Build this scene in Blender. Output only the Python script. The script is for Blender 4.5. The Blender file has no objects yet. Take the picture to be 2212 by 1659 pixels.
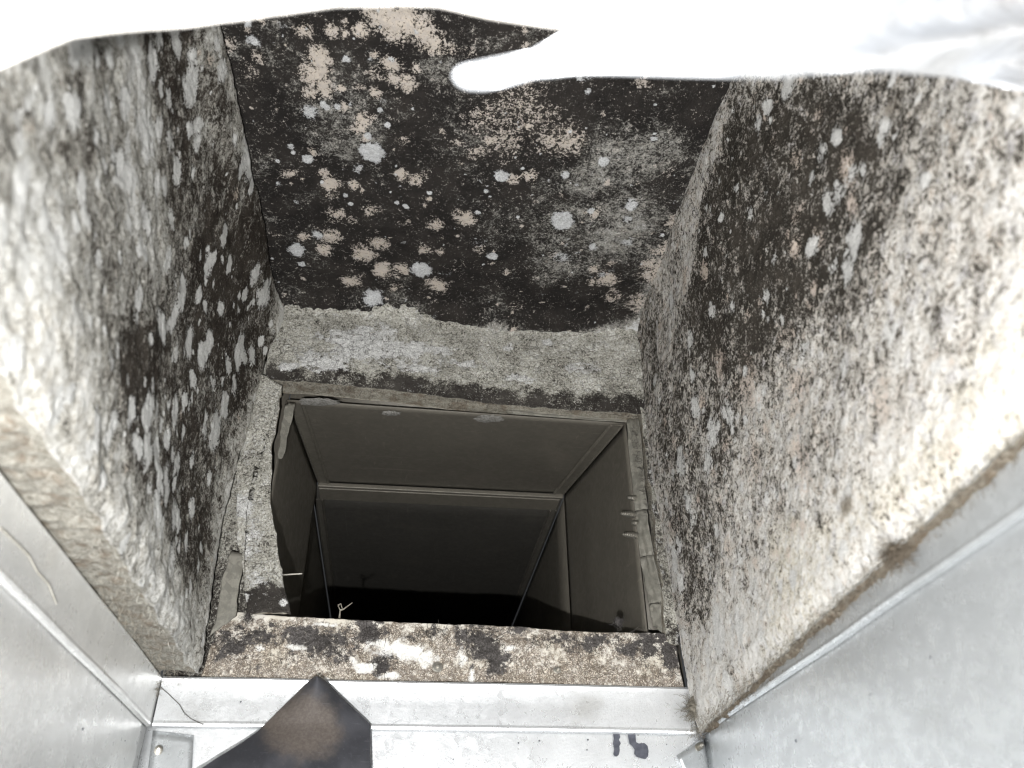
import bpy, bmesh, math, random
import numpy as np
from mathutils import Vector, Matrix

# ------------------------------------------------------------------ scene, camera, light
S = bpy.context.scene
COL = S.collection
random.seed(7)
RNG = np.random.default_rng(11)

CAM = np.array([-0.0302, -0.6535, -0.1374])
YAW, PITCH, ROLL, FPX = 0.1387, 0.6003, -0.0151, 1793.84      # focal length in units of a 2212 px wide picture


def cam_axes():
    cy, sy, cp, sp = math.cos(YAW), math.sin(YAW), math.cos(PITCH), math.sin(PITCH)
    f = np.array([sy * cp, cy * cp, sp])
    r = np.array([cy, -sy, 0.0])
    u = np.cross(r, f)
    cr, sr = math.cos(ROLL), math.sin(ROLL)
    return cr * r + sr * u, -sr * r + cr * u, f


RT, UP, FW = cam_axes()
cd = bpy.data.cameras.new('camera')
cd.sensor_width = 36.0
cd.lens = FPX / 2212 * 36.0
cd.clip_start = 0.01
cd.clip_end = 50
cd.dof.use_dof = True
cd.dof.focus_distance = 0.74
cd.dof.aperture_fstop = 8.5
cam = bpy.data.objects.new('camera', cd)
COL.objects.link(cam)
m3 = Matrix((RT, UP, -FW)).transposed()
cam.matrix_world = Matrix.Translation(Vector(CAM)) @ m3.to_4x4()
S.camera = cam

W = bpy.data.worlds.new('World')
S.world = W
W.use_nodes = True
W.node_tree.nodes['Background'].inputs['Color'].default_value = (0.9, 0.95, 1.0, 1)
W.node_tree.nodes['Background'].inputs['Strength'].default_value = 0.06

ld = bpy.data.lights.new('camera_flash', 'POINT')
ld.energy = 23.5
ld.shadow_soft_size = 0.003
ld.color = (1.0, 0.99, 0.975)
lo = bpy.data.objects.new('camera_flash', ld)
lo.location = Vector(CAM - 0.030 * RT - 0.040 * UP - 0.065 * FW)
COL.objects.link(lo)

S.view_settings.view_transform = 'Standard'
S.view_settings.look = 'None'
S.view_settings.exposure = 0.0
S.view_settings.gamma = 1.0
S.cycles.max_bounces = 8
S.cycles.pixel_filter_type = 'BLACKMAN_HARRIS'
S.cycles.filter_width = 1.1


# ------------------------------------------------------------------ helpers
def ray(x, y):
    return RT * ((x - 1106) / FPX) - UP * ((y - 829.5) / FPX) + FW


def on(x, y, axis, val):
    """the point of the plane axis = val seen at (x, y) of a 2212 px wide picture"""
    d = ray(x, y)
    return CAM + d * (val - CAM[axis]) / d[axis]


def far(x, y, dist):
    d = ray(x, y)
    return CAM + d / np.linalg.norm(d) * dist


def _hash(ix, iy, seed):
    h = (ix.astype(np.int64) * 374761393 + iy.astype(np.int64) * 668265263 + seed * 974634541) & 0x7fffffff
    h = ((h ^ (h >> 13)) * 1274126177) & 0x7fffffff
    return ((h ^ (h >> 16)) & 0xffff) / 65535.0


def vnoise(x, y, seed=0):
    x = np.asarray(x, float); y = np.asarray(y, float)
    ix, iy = np.floor(x), np.floor(y)
    fx, fy = x - ix, y - iy
    fx = fx * fx * (3 - 2 * fx); fy = fy * fy * (3 - 2 * fy)
    a, b = _hash(ix, iy, seed), _hash(ix + 1, iy, seed)
    c, d = _hash(ix, iy + 1, seed), _hash(ix + 1, iy + 1, seed)
    return (a * (1 - fx) + b * fx) * (1 - fy) + (c * (1 - fx) + d * fx) * fy


def fbm(x, y, scale, octv=4, seed=0):
    s = 0; amp = 1; tot = 0
    for o in range(octv):
        s = s + amp * vnoise(np.asarray(x) * scale + 17.3 * o, np.asarray(y) * scale - 9.1 * o, seed + o)
        tot += amp; amp *= .55; scale *= 2.03
    return s / tot


def sstep(x, a, b):
    t = np.clip((x - a) / (b - a), 0, 1)
    return t * t * (3 - 2 * t)


def link(o, parent=None):
    COL.objects.link(o)
    if parent is not None:
        o.parent = parent
        o.matrix_parent_inverse = parent.matrix_world.inverted()
    return o


def tag(o, label=None, cat=None, group=None, kind=None):
    if label: o['label'] = label
    if cat: o['category'] = cat
    if group: o['group'] = group
    if kind: o['kind'] = kind
    return o


def empty(name, loc, label, cat, group=None):
    o = bpy.data.objects.new(name, None)
    o.empty_display_size = 0.02
    o.location = Vector(loc)
    link(o)
    bpy.context.view_layer.update()
    return tag(o, label, cat, group)


def mesh_obj(name, V, F, mat, parent=None, smooth=True, origin=None, attrs=None):
    V = np.asarray(V, float)
    if origin is None:
        mn, mx = V.min(0), V.max(0)
        origin = np.array([(mn[0] + mx[0]) / 2, (mn[1] + mx[1]) / 2, mn[2]])
    me = bpy.data.meshes.new(name)
    me.from_pydata((V - origin).tolist(), [], F)
    me.update()
    if attrs:
        for k, a in attrs.items():
            at = me.attributes.new(k, 'FLOAT', 'POINT')
            at.data.foreach_set('value', np.ascontiguousarray(a, dtype=np.float32))
    if smooth:
        me.polygons.foreach_set('use_smooth', [True] * len(me.polygons))
    me.materials.append(mat)
    o = bpy.data.objects.new(name, me)
    o.location = Vector(origin)
    COL.objects.link(o)
    if parent is not None:
        o.parent = parent
        w_ = Vector((0, 0, 0)); q_ = parent
        while q_ is not None: w_ += q_.location; q_ = q_.parent
        o.location = Vector(origin) - w_
    return o


class MB:
    def __init__(s):
        s.V = []; s.F = []

    def add(s, V, F):
        n = len(s.V)
        s.V += [tuple(v) for v in V]
        s.F += [tuple(i + n for i in f) for f in F]

    def box(s, a, b):
        x0, y0, z0 = a; x1, y1, z1 = b
        s.add([(x0, y0, z0), (x1, y0, z0), (x1, y1, z0), (x0, y1, z0), (x0, y0, z1), (x1, y0, z1), (x1, y1, z1), (x0, y1, z1)],
              [(0, 3, 2, 1), (4, 5, 6, 7), (0, 1, 5, 4), (1, 2, 6, 5), (2, 3, 7, 6), (3, 0, 4, 7)])

    def tube(s, pts, r, n=5, r1=None):
        pts = [np.array(p, float) for p in pts]
        V = []; F = []
        K = len(pts)
        for k, p in enumerate(pts):
            t = pts[min(k + 1, K - 1)] - pts[max(k - 1, 0)]
            t = t / (np.linalg.norm(t) + 1e-12)
            a = np.cross(t, [0.31, 0.52, 0.79]); a /= np.linalg.norm(a) + 1e-12
            b = np.cross(t, a)
            rr = r if r1 is None else r + (r1 - r) * k / (K - 1)
            for i in range(n):
                an = 2 * math.pi * i / n
                V.append(p + rr * (math.cos(an) * a + math.sin(an) * b))
        for k in range(K - 1):
            for i in range(n):
                j = (i + 1) % n
                F.append((k * n + i, k * n + j, k * n + n + j, k * n + n + i))
        F.append(tuple(range(n))[::-1]); F.append(tuple(range((K - 1) * n, K * n)))
        s.add(V, F)

    def lathe(s, c, axis, prof, n=14):
        """prof: list of (t along axis, radius)"""
        c = np.array(c, float); ax = np.array(axis, float); ax /= np.linalg.norm(ax)
        a = np.cross(ax, [0.31, 0.52, 0.79]); a /= np.linalg.norm(a); b = np.cross(ax, a)
        V = []; F = []
        for (t, r) in prof:
            for i in range(n):
                an = 2 * math.pi * i / n
                V.append(c + ax * t + r * (math.cos(an) * a + math.sin(an) * b))
        for k in range(len(prof) - 1):
            for i in range(n):
                j = (i + 1) % n
                F.append((k * n + i, k * n + j, k * n + n + j, k * n + n + i))
        F.append(tuple(range(n))[::-1]); F.append(tuple(range((len(prof) - 1) * n, len(prof) * n)))
        s.add(V, F)

    def sheet(s, P, thick, nrm):
        """P: grid (nu, nv, 3) turned into a closed sheet of some thickness along nrm"""
        P = np.asarray(P, float); nu, nv = P.shape[:2]
        nrm = np.asarray(nrm, float)
        A = P.reshape(-1, 3); B = (P - nrm * thick).reshape(-1, 3); n = len(A)
        F = []
        for i in range(nu - 1):
            for j in range(nv - 1):
                q = (i * nv + j, (i + 1) * nv + j, (i + 1) * nv + j + 1, i * nv + j + 1)
                F.append(q); F.append(tuple(k + n for k in q[::-1]))
        loop = [i * nv for i in range(nu)] + [(nu - 1) * nv + j for j in range(1, nv)] + \
               [i * nv + nv - 1 for i in range(nu - 2, -1, -1)] + [j for j in range(nv - 2, 0, -1)]
        for k in range(len(loop)):
            a, b = loop[k], loop[(k + 1) % len(loop)]
            F.append((b, a, a + n, b + n))
        s.add(np.concatenate([A, B]), F)

    def build(s, name, mat, parent=None, smooth=False, **k):
        return mesh_obj(name, s.V, s.F, mat, parent, smooth, **k)


# ------------------------------------------------------------------ node helpers
class NT:
    def __init__(s, name):
        s.m = bpy.data.materials.new(name); s.m.use_nodes = True
        s.t = s.m.node_tree; s.t.nodes.clear()
        s.out = s.t.nodes.new('ShaderNodeOutputMaterial')
        s.p = s.t.nodes.new('ShaderNodeBsdfPrincipled')
        s.t.links.new(s.p.outputs[0], s.out.inputs[0])
        s.tc = s.t.nodes.new('ShaderNodeTexCoord')
        s.co = s.tc.outputs['Object']

    def put(s, sock, v):
        if v is None: return
        if isinstance(v, bpy.types.NodeSocket): s.t.links.new(v, sock)
        elif isinstance(v, (tuple, list)):
            sock.default_value = tuple(v) + ((1,) if len(v) == 3 and sock.type == 'RGBA' else ())
        else: sock.default_value = v

    def noise(s, scale, detail=4, rough=.55, dist=0.0, co=None, col=False):
        n = s.t.nodes.new('ShaderNodeTexNoise')
        s.put(n.inputs['Vector'], co or s.co)
        n.inputs['Scale'].default_value = scale; n.inputs['Detail'].default_value = detail
        n.inputs['Roughness'].default_value = rough; n.inputs['Distortion'].default_value = dist
        return n.outputs['Color' if col else 'Fac']

    def voro(s, scale, feature='F1', co=None, rnd=1.0, out='Distance'):
        n = s.t.nodes.new('ShaderNodeTexVoronoi'); n.feature = feature
        s.put(n.inputs['Vector'], co or s.co)
        n.inputs['Scale'].default_value = scale; n.inputs['Randomness'].default_value = rnd
        return n.outputs[out]

    def math(s, op, a, b=None, clamp=False):
        n = s.t.nodes.new('ShaderNodeMath'); n.operation = op; n.use_clamp = clamp
        s.put(n.inputs[0], a); s.put(n.inputs[1], b)
        return n.outputs[0]

    def warp(s, scale, amt):
        n = s.noise(scale, 3, col=True)
        v = s.t.nodes.new('ShaderNodeVectorMath'); v.operation = 'MULTIPLY_ADD'
        s.put(v.inputs[0], n); v.inputs[1].default_value = (amt,) * 3; s.put(v.inputs[2], s.co)
        return v.outputs[0]

    def scaleco(s, x, y, z, co=None):
        v = s.t.nodes.new('ShaderNodeVectorMath'); v.operation = 'MULTIPLY'
        s.put(v.inputs[0], co or s.co); v.inputs[1].default_value = (x, y, z)
        return v.outputs[0]

    def ramp(s, v, a, b, lo=0.0, hi=1.0, smooth=True):
        n = s.t.nodes.new('ShaderNodeMapRange'); n.interpolation_type = 'SMOOTHSTEP' if smooth else 'LINEAR'
        s.put(n.inputs[0], v); n.inputs[1].default_value = a; n.inputs[2].default_value = b
        n.inputs[3].default_value = lo; n.inputs[4].default_value = hi
        return n.outputs[0]

    def mix(s, f, a, b, mode='MIX'):
        n = s.t.nodes.new('ShaderNodeMix'); n.data_type = 'RGBA'; n.blend_type = mode
        s.put(n.inputs[0], f); s.put(n.inputs[6], a); s.put(n.inputs[7], b)
        return n.outputs[2]

    def attr(s, name):
        n = s.t.nodes.new('ShaderNodeAttribute'); n.attribute_name = name
        return n.outputs['Fac']

    def bump(s, h, strength, dist=0.001, prev=None):
        n = s.t.nodes.new('ShaderNodeBump')
        n.inputs['Strength'].default_value = strength; n.inputs['Distance'].default_value = dist
        s.put(n.inputs['Height'], h)
        if prev: s.put(n.inputs['Normal'], prev)
        return n.outputs[0]

    def done(s, col=None, rough=.9, metal=0.0, normal=None, spec=.3):
        s.put(s.p.inputs['Base Color'], col); s.put(s.p.inputs['Roughness'], rough)
        s.put(s.p.inputs['Metallic'], metal); s.put(s.p.inputs['Normal'], normal)
        s.put(s.p.inputs['Specular IOR Level'], spec)
        return s.m


def mask(n, attr, amps, lo, hi):
    """attribute broken up by several noises, then a threshold"""
    v = n.attr(attr)
    for (nz, a) in amps:
        v = n.math('ADD', v, n.math('MULTIPLY', n.math('SUBTRACT', nz, .5), a))
    return n.ramp(v, lo, hi)


def liner_mat(name, light, light2, dark, dark2, peach, white, cream, cutc, cracks=0.0, fine=1.0, amps=(.55, .60, .45, .25), stops=(.30, .44, .60, .80), hue=.25, wn=(1.1, 1.5), wv=.8):
    """mould on glass-fibre liner: one tone value = pale attribute + broad to fine noise, run through a ramp of tones"""
    n = NT(name)
    cn = lambda v, k=2.4: n.math('ADD', n.math('MULTIPLY', n.math('SUBTRACT', v, .5), k), .5)
    nC = n.noise(42, 4)
    n1 = n.noise(75, 7, .68, .4); n2 = n.noise(230 * fine, 6, .7, .8); n3 = n.noise(620 * fine, 4, .7, .5); n4 = n.noise(1700 * fine, 2, .6)
    t = n.math('SUBTRACT', 1.0, n.attr('dark'))
    for nz, am in zip((n1, n2, n3, n4), amps):
        t = n.math('ADD', t, n.math('MULTIPLY', n.math('SUBTRACT', cn(nz), .5), am))
    # white blooms lift the tone, their rims stay broken
    wk = mask(n, 'white', [(n3, wn[0]), (n2, wn[1]), (n4, .5)], .40, .56)
    base = n.mix(n.ramp(nC, .36, .64), light, light2)
    base = n.mix(mask(n, 'cream', [(n2, .9), (n3, .7)], .35, .8), base, cream)
    hn = n.noise(110, 5, .65)
    base = n.mix(n.ramp(hn, .52, .68, 0, hue), base, (peach[0] * .85, peach[1] * .85, peach[2] * .85))
    base = n.mix(n.ramp(hn, .48, .34, 0, hue), base, (light[0] * .92, light[1] * .96, light[2] * 1.10))
    mid = tuple(.46 * x + .25 * y for x, y in zip(light2, dark2))
    c = n.mix(n.ramp(t, stops[0], stops[1]), n.mix(n.ramp(nC, .35, .7), dark, dark2), tuple(x * .45 + y for x, y in zip(mid, dark)))
    c = n.mix(n.ramp(t, stops[1], stops[2]), c, n.mix(.55, base, mid))
    c = n.mix(n.ramp(t, stops[2], stops[3]), c, base)
    c = n.mix(n.ramp(t, stops[3], stops[3] + .35, 0, .8), c, white)
    pk = mask(n, 'peach', [(n3, 2.1), (n2, 2.8), (n4, 1.2)], .42, .66)
    pc = n.mix(n.ramp(n2, .38, .66), peach, (peach[0] * .82, peach[1] * .84, peach[2] * .90))
    c = n.mix(n.math('MULTIPLY', pk, .93), c, pc)
    wc = n.mix(n.ramp(n.math('ADD', n3, n.math('MULTIPLY', n.math('SUBTRACT', n4, .5), 1.2)), .42, .64, 0, wv), white, (white[0] * .42, white[1] * .42, white[2] * .43))
    c = n.mix(n.math('MULTIPLY', wk, .94), c, wc)
    if cracks:
        e = n.voro(130, 'DISTANCE_TO_EDGE', n.warp(200, .009)); e2 = n.voro(300, 'DISTANCE_TO_EDGE', n.warp(260, .005))
        ck = n.math('MULTIPLY', n.ramp(e, .0, .085, 1, 0), n.ramp(n1, .46, .58))
        ck2 = n.math('MULTIPLY', n.ramp(e2, .0, .12, 1, 0), n.ramp(n2, .46, .60))
        ck = n.math('MAXIMUM', ck, n.math('MULTIPLY', ck2, .8))
        c = n.mix(n.math('MULTIPLY', ck, cracks), c, dark2)
    ct = n.attr('cut')
    fib = n.noise(260, 6, .75, 1.6)
    cc = n.mix(n.ramp(fib, .30, .60), (cutc[0] * .42, cutc[1] * .40, cutc[2] * .37), cutc)
    cc = n.mix(n.ramp(n1, .48, .64, 0, .65), cc, (.17, .125, .085))
    cc = n.mix(n.ramp(n3, .52, .72, 0, .5), cc, (.07, .06, .05))
    c = n.mix(n.ramp(n.math('ADD', ct, n.math('MULTIPLY', n.math('SUBTRACT', n2, .5), .9)), .15, .7), c, cc)
    h = n.math('ADD', n2, n.math('MULTIPLY', n3, .8))
    h = n.math('ADD', h, n.math('MULTIPLY', fib, .5))
    if cracks: h = n.math('SUBTRACT', h, n.math('MULTIPLY', ck, .6))
    return n.done(c, .95, 0, n.bump(h, .85, .0016), .12)


GREY = (.43, .42, .375)
M = {}
M['left'] = liner_mat('mouldy_liner', (.47, .46, .42), (.39, .375, .335), (.032, .026, .021), (.060, .051, .042), (.56, .48, .39), (.76, .76, .735), (.57, .545, .485), (.40, .385, .34), amps=(.60, .75, .60, .30), stops=(.30, .43, .56, .74), hue=.2, wn=(.9, 1.0), wv=.35)
M['right'] = liner_mat('speckled_liner', (.54, .505, .455), (.47, .445, .405), (.032, .028, .023), (.060, .052, .043), (.61, .515, .43), (.68, .675, .655), (.58, .535, .44), (.21, .18, .14), amps=(.55, 1.05, .80, .40), stops=(.30, .43, .55, .70), hue=.75, wv=.5)
M['ceil'] = liner_mat('black_mould_liner', (.40, .39, .36), (.34, .33, .30), (.021, .019, .018), (.036, .032, .029), (.66, .585, .50), (.72, .73, .735), (.62, .55, .45), (.30, .29, .25), amps=(.55, .75, .75, .50), stops=(.28, .46, .68, .95), hue=.3, wn=(1.0, 1.0))
M['head'] = liner_mat('grey_cracked_liner', (.57, .555, .49), (.49, .475, .415), (.034, .030, .027), (.065, .059, .053), (.66, .64, .60), (.88, .88, .86), (.55, .51, .43), (.45, .425, .36), cracks=.6, amps=(.40, .65, .70, .45), hue=.12, wn=(1.0, 1.4))


def metal_mat(name, base, rough, metal, speck=.5, dirt=(.35, .34, .31), mott=.16, scr=0.0):
    n = NT(name)
    a = n.noise(900, 4, .7); b = n.noise(35, 4); c = n.noise(6, 3)
    col = n.mix(n.ramp(b, .35, .7), base, tuple(x * .90 for x in base))
    sp = n.voro(190, 'F1', out='Color')
    lum = n.math('ADD', n.math('MULTIPLY', n.noise(160, 5, .7), .7), n.math('MULTIPLY', sp, .3))
    col = n.mix(n.ramp(lum, .40, .58, 0, mott * 2), col, tuple(x * .70 for x in base))
    col = n.mix(n.math('MULTIPLY', n.ramp(a, .54, .68), speck), col, tuple(x * .55 for x in base))
    col = n.mix(n.ramp(n.noise(14, 5, .6), .56, .75, 0, .40), col, dirt)
    if scr:
        for sc in ((6, 240, 240), (240, 9, 240)):
            st = n.noise(1.0, 3, .6, 0.0, n.scaleco(*sc))
            col = n.mix(n.ramp(st, .66, .72, 0, scr), col, tuple(min(1, x * 2.0) for x in base))
        col = n.mix(n.ramp(n.noise(90, 4, .6), .62, .72, 0, .4), col, tuple(min(1, x * 1.5) for x in base))
    ro = n.math('ADD', rough, n.math('MULTIPLY', n.math('SUBTRACT', c, .5), .25))
    ro = n.math('ADD', ro, n.math('MULTIPLY', n.math('SUBTRACT', lum, .5), .35))
    return n.done(col, ro, metal, n.bump(n.math('ADD', a, n.math('MULTIPLY', lum, .8)), .14, .001), .5)


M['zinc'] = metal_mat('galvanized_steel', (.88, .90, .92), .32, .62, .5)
M['zinc_side'] = metal_mat('galvanized_steel_dimmed', (.56, .585, .60), .31, .58, .45, (.38, .38, .37), .20)  # same steel, base darkened to hold down flash brightness on the sides
M['zinc_lit'] = metal_mat('galvanized_steel_lit', (.82, .825, .81), .32, .45, .35, (.60, .58, .53), .14)  # same steel, base lightened to paint in glow reflected off the back panel
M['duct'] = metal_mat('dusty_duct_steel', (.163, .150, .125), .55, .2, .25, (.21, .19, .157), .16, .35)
M['duct_far'] = metal_mat('dimmed_duct_steel', (.088, .084, .075), .55, .25, .25, (.13, .12, .10), .16, .30)  # duct steel with the fall-off of the flash painted in as a darker base
M['seam_far'] = metal_mat('dimmed_seam_steel', (.15, .14, .12), .5, .3, .2, (.14, .13, .11))  # seam steel darkened the same way, for weaker light deep in the duct
M['seam'] = metal_mat('duct_seam_steel', (.195, .18, .15), .5, .25, .2, (.20, .185, .155))
M['screw'] = metal_mat('screw_steel', (.50, .48, .43), .35, .8, .3)
M['beige'] = metal_mat('old_tape', (.255, .245, .21), .6, .0, .5, (.14, .13, .11), .5)


def plain(name, col, col2, rough=.8, metal=0., scale=300, bump=.3, spec=.3):
    n = NT(name)
    a = n.noise(scale, 5, .65)
    c = n.mix(n.ramp(a, .35, .68), col, col2)
    return n.done(c, rough, metal, n.bump(a, bump, .001), spec)


M['fibre'] = plain('mould_fibre', (.16, .14, .115), (.32, .30, .25), .95, scale=500)
M['darkfibre'] = plain('dark_dust_fibre', (.045, .040, .037), (.10, .093, .088), .95, scale=500)
M['brownfibre'] = plain('brown_dust_fibre', (.085, .068, .05), (.15, .125, .095), .95, scale=500)
M['palefibre'] = plain('pale_fibre', (.55, .53, .48), (.38, .36, .31), .9, scale=500)
M['dust'] = plain('grey_lint', (.052, .048, .047), (.13, .122, .12), 1.0, scale=600, bump=.8, spec=.05)
M['glue'] = plain('dried_glue', (.34, .33, .31), (.15, .145, .13), .8, scale=500, bump=.6)
M['ink'] = plain('marker_ink', (.055, .058, .075), (.11, .115, .14), .6, scale=200, bump=.05)

# ------------------------------------------------------------------ plenum: bare sheet metal below the liner
HW = .205
plenum = empty('sheet_metal_plenum', (0, 0, -.30), 'bare galvanized sheet metal box below the mouldy liner with folded lips', 'metal plenum')


def panel(P00, P10, P11, P01, nrm, mat, name='metal_panel', wob=.0015, thick=.0012, n=40, seed=1, parent=plenum):
    u = np.linspace(0, 1, n)[:, None, None]; v = np.linspace(0, 1, n)[None, :, None]
    P = (1 - u) * (1 - v) * np.array(P00) + u * (1 - v) * np.array(P10) + u * v * np.array(P11) + (1 - u) * v * np.array(P01)
    d = (fbm(u[..., 0] * 3 + 0 * v[..., 0], v[..., 0] * 3 + 0 * u[..., 0], 1.0, 2, seed) - .5) * 2 * wob
    edge = np.minimum(np.minimum(u, 1 - u), np.minimum(v, 1 - v))[..., 0]
    d = d * sstep(edge, 0, .12)
    P = P + np.array(nrm) * d[..., None]
    b = MB(); b.sheet(P, thick, nrm)
    return b.build(name, mat, parent, smooth=False if n < 3 else True)


panel((-HW, 0, -.30), (HW, 0, -.30), (HW, 0, .005), (-HW, 0, .005), (0, -1, 0), M['zinc'], seed=3, wob=.001)
panel((-HW, -.60, -.30), (-HW, -.0005, -.30), (-HW, -.0005, .005), (-HW, -.60, .005), (1, 0, 0), M['zinc_lit'], seed=5, wob=.003)
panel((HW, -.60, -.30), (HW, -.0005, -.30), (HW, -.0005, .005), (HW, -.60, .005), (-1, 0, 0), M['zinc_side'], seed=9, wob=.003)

panel((-.214, -.60, .0), (-.214, .03, .0), (-.214, .03, .43), (-.214, -.60, .43), (1, 0, 0), M['zinc_side'], seed=15, n=6)
panel((.214, -.60, .0), (.214, .03, .0), (.214, .03, .43), (.214, -.60, .43), (-1, 0, 0), M['zinc_side'], seed=16, n=6)
panel((-.214, -.60, .432), (.214, -.60, .432), (.214, .03, .432), (-.214, .03, .432), (0, 0, -1), M['zinc_side'], seed=17, n=6)

# folded lips: profile (inward offset, z), run along the wall
LIP = [(.0022, -.0014), (.0030, -.0013), (.0034, .0002), (.0033, .0012), (.0030, .0022), (.0030, .0150), (.0032, .0280), (.0040, .0312), (.0030, .0328), (.0006, .0328), (.0006, -.0022)]


def lip(fn, t0, t1, mat, top=0.0, n=60, seed=0):
    b = MB(); V = []; F = []
    K = len(LIP)
    for i in range(n):
        t = t0 + (t1 - t0) * i / (n - 1)
        wv = (float(fbm(np.array([t * 9.0]), np.array([seed + .3]), 1.0, 2, seed)[0]) - .5) * .0025
        for (o, z) in LIP:
            zz = z + (top if z > .02 else 0)
            V.append(fn(t, o, zz, wv))
    for i in range(n - 1):
        for k in range(K):
            j = (k + 1) % K
            F.append((i * K + k, i * K + j, i * K + K + j, i * K + K + k))
    F.append(tuple(range(K))); F.append(tuple(range((n - 1) * K, n * K))[::-1])
    b.add(V, F)
    o = b.build('folded_lip', mat, plenum, smooth=True)
    md = o.modifiers.new('split', 'EDGE_SPLIT'); md.split_angle = math.radians(14)
    return o


lip(lambda t, o, z, w: (t, -o - .001, z + w * .5), -HW + .0045, HW - .0065, M['zinc'], seed=2)
lip(lambda t, o, z, w: (-HW + o + .0004, t, z + w), -.60, -.0035, M['zinc_lit'], seed=4)
lip(lambda t, o, z, w: (HW - o - .0004, t, z + w), -.60, -.0035, M['zinc_side'], seed=6)


# corner tabs with screw tips poking through
def screw_tip(c, axis, L, R, parent, name='screw', mat=None, head=False):
    b = MB(); prof = []
    n = 7
    prof.append((-.0005, R * .95))
    for k in range(n):
        t = L * k / n
        r = R * (1 - .72 * (k / n) ** 2.4)
        prof += [(t, r * .68), (t + L / n * .45, r * 1.06), (t + L / n * .7, r * .68)]
    prof.append((L, .0001))
    b.lathe(c, axis, prof, 12)
    return b.build(name, mat or M['screw'], parent, smooth=False)


tl = [on(330, 1578, 1, -.0022), on(418, 1588, 1, -.0022), on(411, 1720, 1, -.0022), on(312, 1720, 1, -.0022)]
tabL = panel(tl[3], tl[2], tl[1], tl[0], (0, -1, 0), M['zinc_side'], 'corner_tab', n=8, wob=.0004, thick=.001)
s = screw_tip(on(342, 1622, 1, -.003), (.25, -1, .15), .007, .0028, tabL)
tr = [on(1462, 1632, 1, -.0022), on(1519, 1592, 1, -.0022), on(1548, 1720, 1, -.0022), on(1500, 1720, 1, -.0022)]
tabR = panel(tr[3], tr[2], tr[1], tr[0], (0, -1, 0), M['zinc_side'], 'corner_tab', n=8, wob=.0004, thick=.001)
screw_tip(on(1507, 1615, 1, -.003), (.45, -1, .25), .007, .0026, tabR)


# specks of dirt on the bare metal
b = MB()
for (x, y, ax, val, r) in [(178, 1575, 0, -.2035, .0009), (270, 1600, 0, -.2035, .0005), (1720, 1600, 0, .2035, .0010), (1575, 1640, 0, .2035, .0006), (1165, 1600, 1, -.0016, .0007), (1120, 1605, 1, -.0016, .0006), (1270, 1598, 1, -.0016, .0007), (1268, 1620, 1, -.0016, .0006), (1440, 1608, 1, -.0016, .0005), (520, 1516, 1, -.0044, .0007), (700, 1640, 1, -.0016, .0004), (980, 1640, 1, -.0016, .0005), (2010, 1420, 0, .2035, .0006), (1880, 1500, 0, .2035, .0005), (1750, 1350, 0, .2035, .0005)]:
    c = on(x, y, ax, val); n_ = np.zeros(3); n_[ax] = -1 if val > -.1 else 1
    if ax == 1: n_ = np.array([0, -1., 0])
    b.lathe(c, n_, [(0, r), (r * .5, r * .8), (r * .8, r * .2)], 7)
tag(b.build('dirt_speck', M['ink'], plenum), kind='stuff')

# marker strokes: the figures 1 and 6, their tops hidden by the lip
def blob_outline(pts, Y=-.0017, th=.0003):
    P = [on(x, y, 1, Y) for x, y in pts]
    n = len(P)
    V = P + [p + np.array([0, th, 0]) for p in P]
    F = [tuple(range(n)), tuple(range(n, 2 * n))[::-1]] + [((i + 1) % n, i, i + n, (i + 1) % n + n) for i in range(n)]
    return V, F


b = MB()
b.add(*blob_outline([(1324, 1570), (1340, 1570), (1341, 1578), (1338, 1584), (1340, 1592), (1337, 1598), (1341, 1606), (1338, 1612), (1339, 1620), (1337, 1630), (1333, 1634), (1328, 1634), (1325, 1629), (1327, 1618), (1324, 1606), (1326, 1596), (1324, 1584)]))
b.build('marker_figure', M['ink'], plenum)
b = MB()
b.add(*blob_outline([(1356, 1570), (1373, 1570), (1373, 1590), (1374, 1603), (1380, 1606), (1392, 1605), (1399, 1611), (1401, 1622), (1400, 1634), (1394, 1640), (1386, 1638), (1376, 1635), (1370, 1628), (1371, 1619), (1366, 1612), (1360, 1606), (1357, 1592)]))
b.build('marker_figure', M['ink'], plenum)


# ------------------------------------------------------------------ liner boards
def to_uv(P, O, U, V):
    d = np.asarray(P) - O
    return d @ U, d @ V


def blobs(u, v, L, warp=.35, seed=3):
    """soft irregular spots: L of (u, v, ru, rv, strength); value 1 in the middle, 0.5 on the rim"""
    out = np.zeros_like(u)
    nx = fbm(u, v, 110, 3, seed) - .5; ny = fbm(u, v, 110, 3, seed + 50) - .5
    for (cu, cv, ru, rv, st) in L:
        k = (np.abs(u - cu) < 2.2 * ru) & (np.abs(v - cv) < 2.2 * rv)
        if not k.any(): continue
        du = (u[k] - cu) / ru + warp * 2 * nx[k] * 1.6; dv = (v[k] - cv) / rv + warp * 2 * ny[k] * 1.6
        r = np.sqrt(du * du + dv * dv)
        out[k] = np.maximum(out[k], st * np.clip(1 - .5 * r ** 1.6, 0, 1))
    return out


def inpoly(u, v, poly):
    """signed distance-ish: positive inside, metres"""
    poly = np.array(poly); n = len(poly)
    inside = np.zeros(u.shape, bool); dmin = np.full(u.shape, 1e9)
    for i in range(n):
        a = poly[i]; c = poly[(i + 1) % n]
        cond = ((a[1] > v) != (c[1] > v))
        xx = (c[0] - a[0]) * (v - a[1]) / (c[1] - a[1] + 1e-12) + a[0]
        inside ^= cond & (u < xx)
        e = c - a; t = np.clip(((u - a[0]) * e[0] + (v - a[1]) * e[1]) / (e @ e + 1e-12), 0, 1)
        dmin = np.minimum(dmin, np.hypot(u - a[0] - t * e[0], v - a[1] - t * e[1]))
    return np.where(inside, dmin, -dmin)


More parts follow.
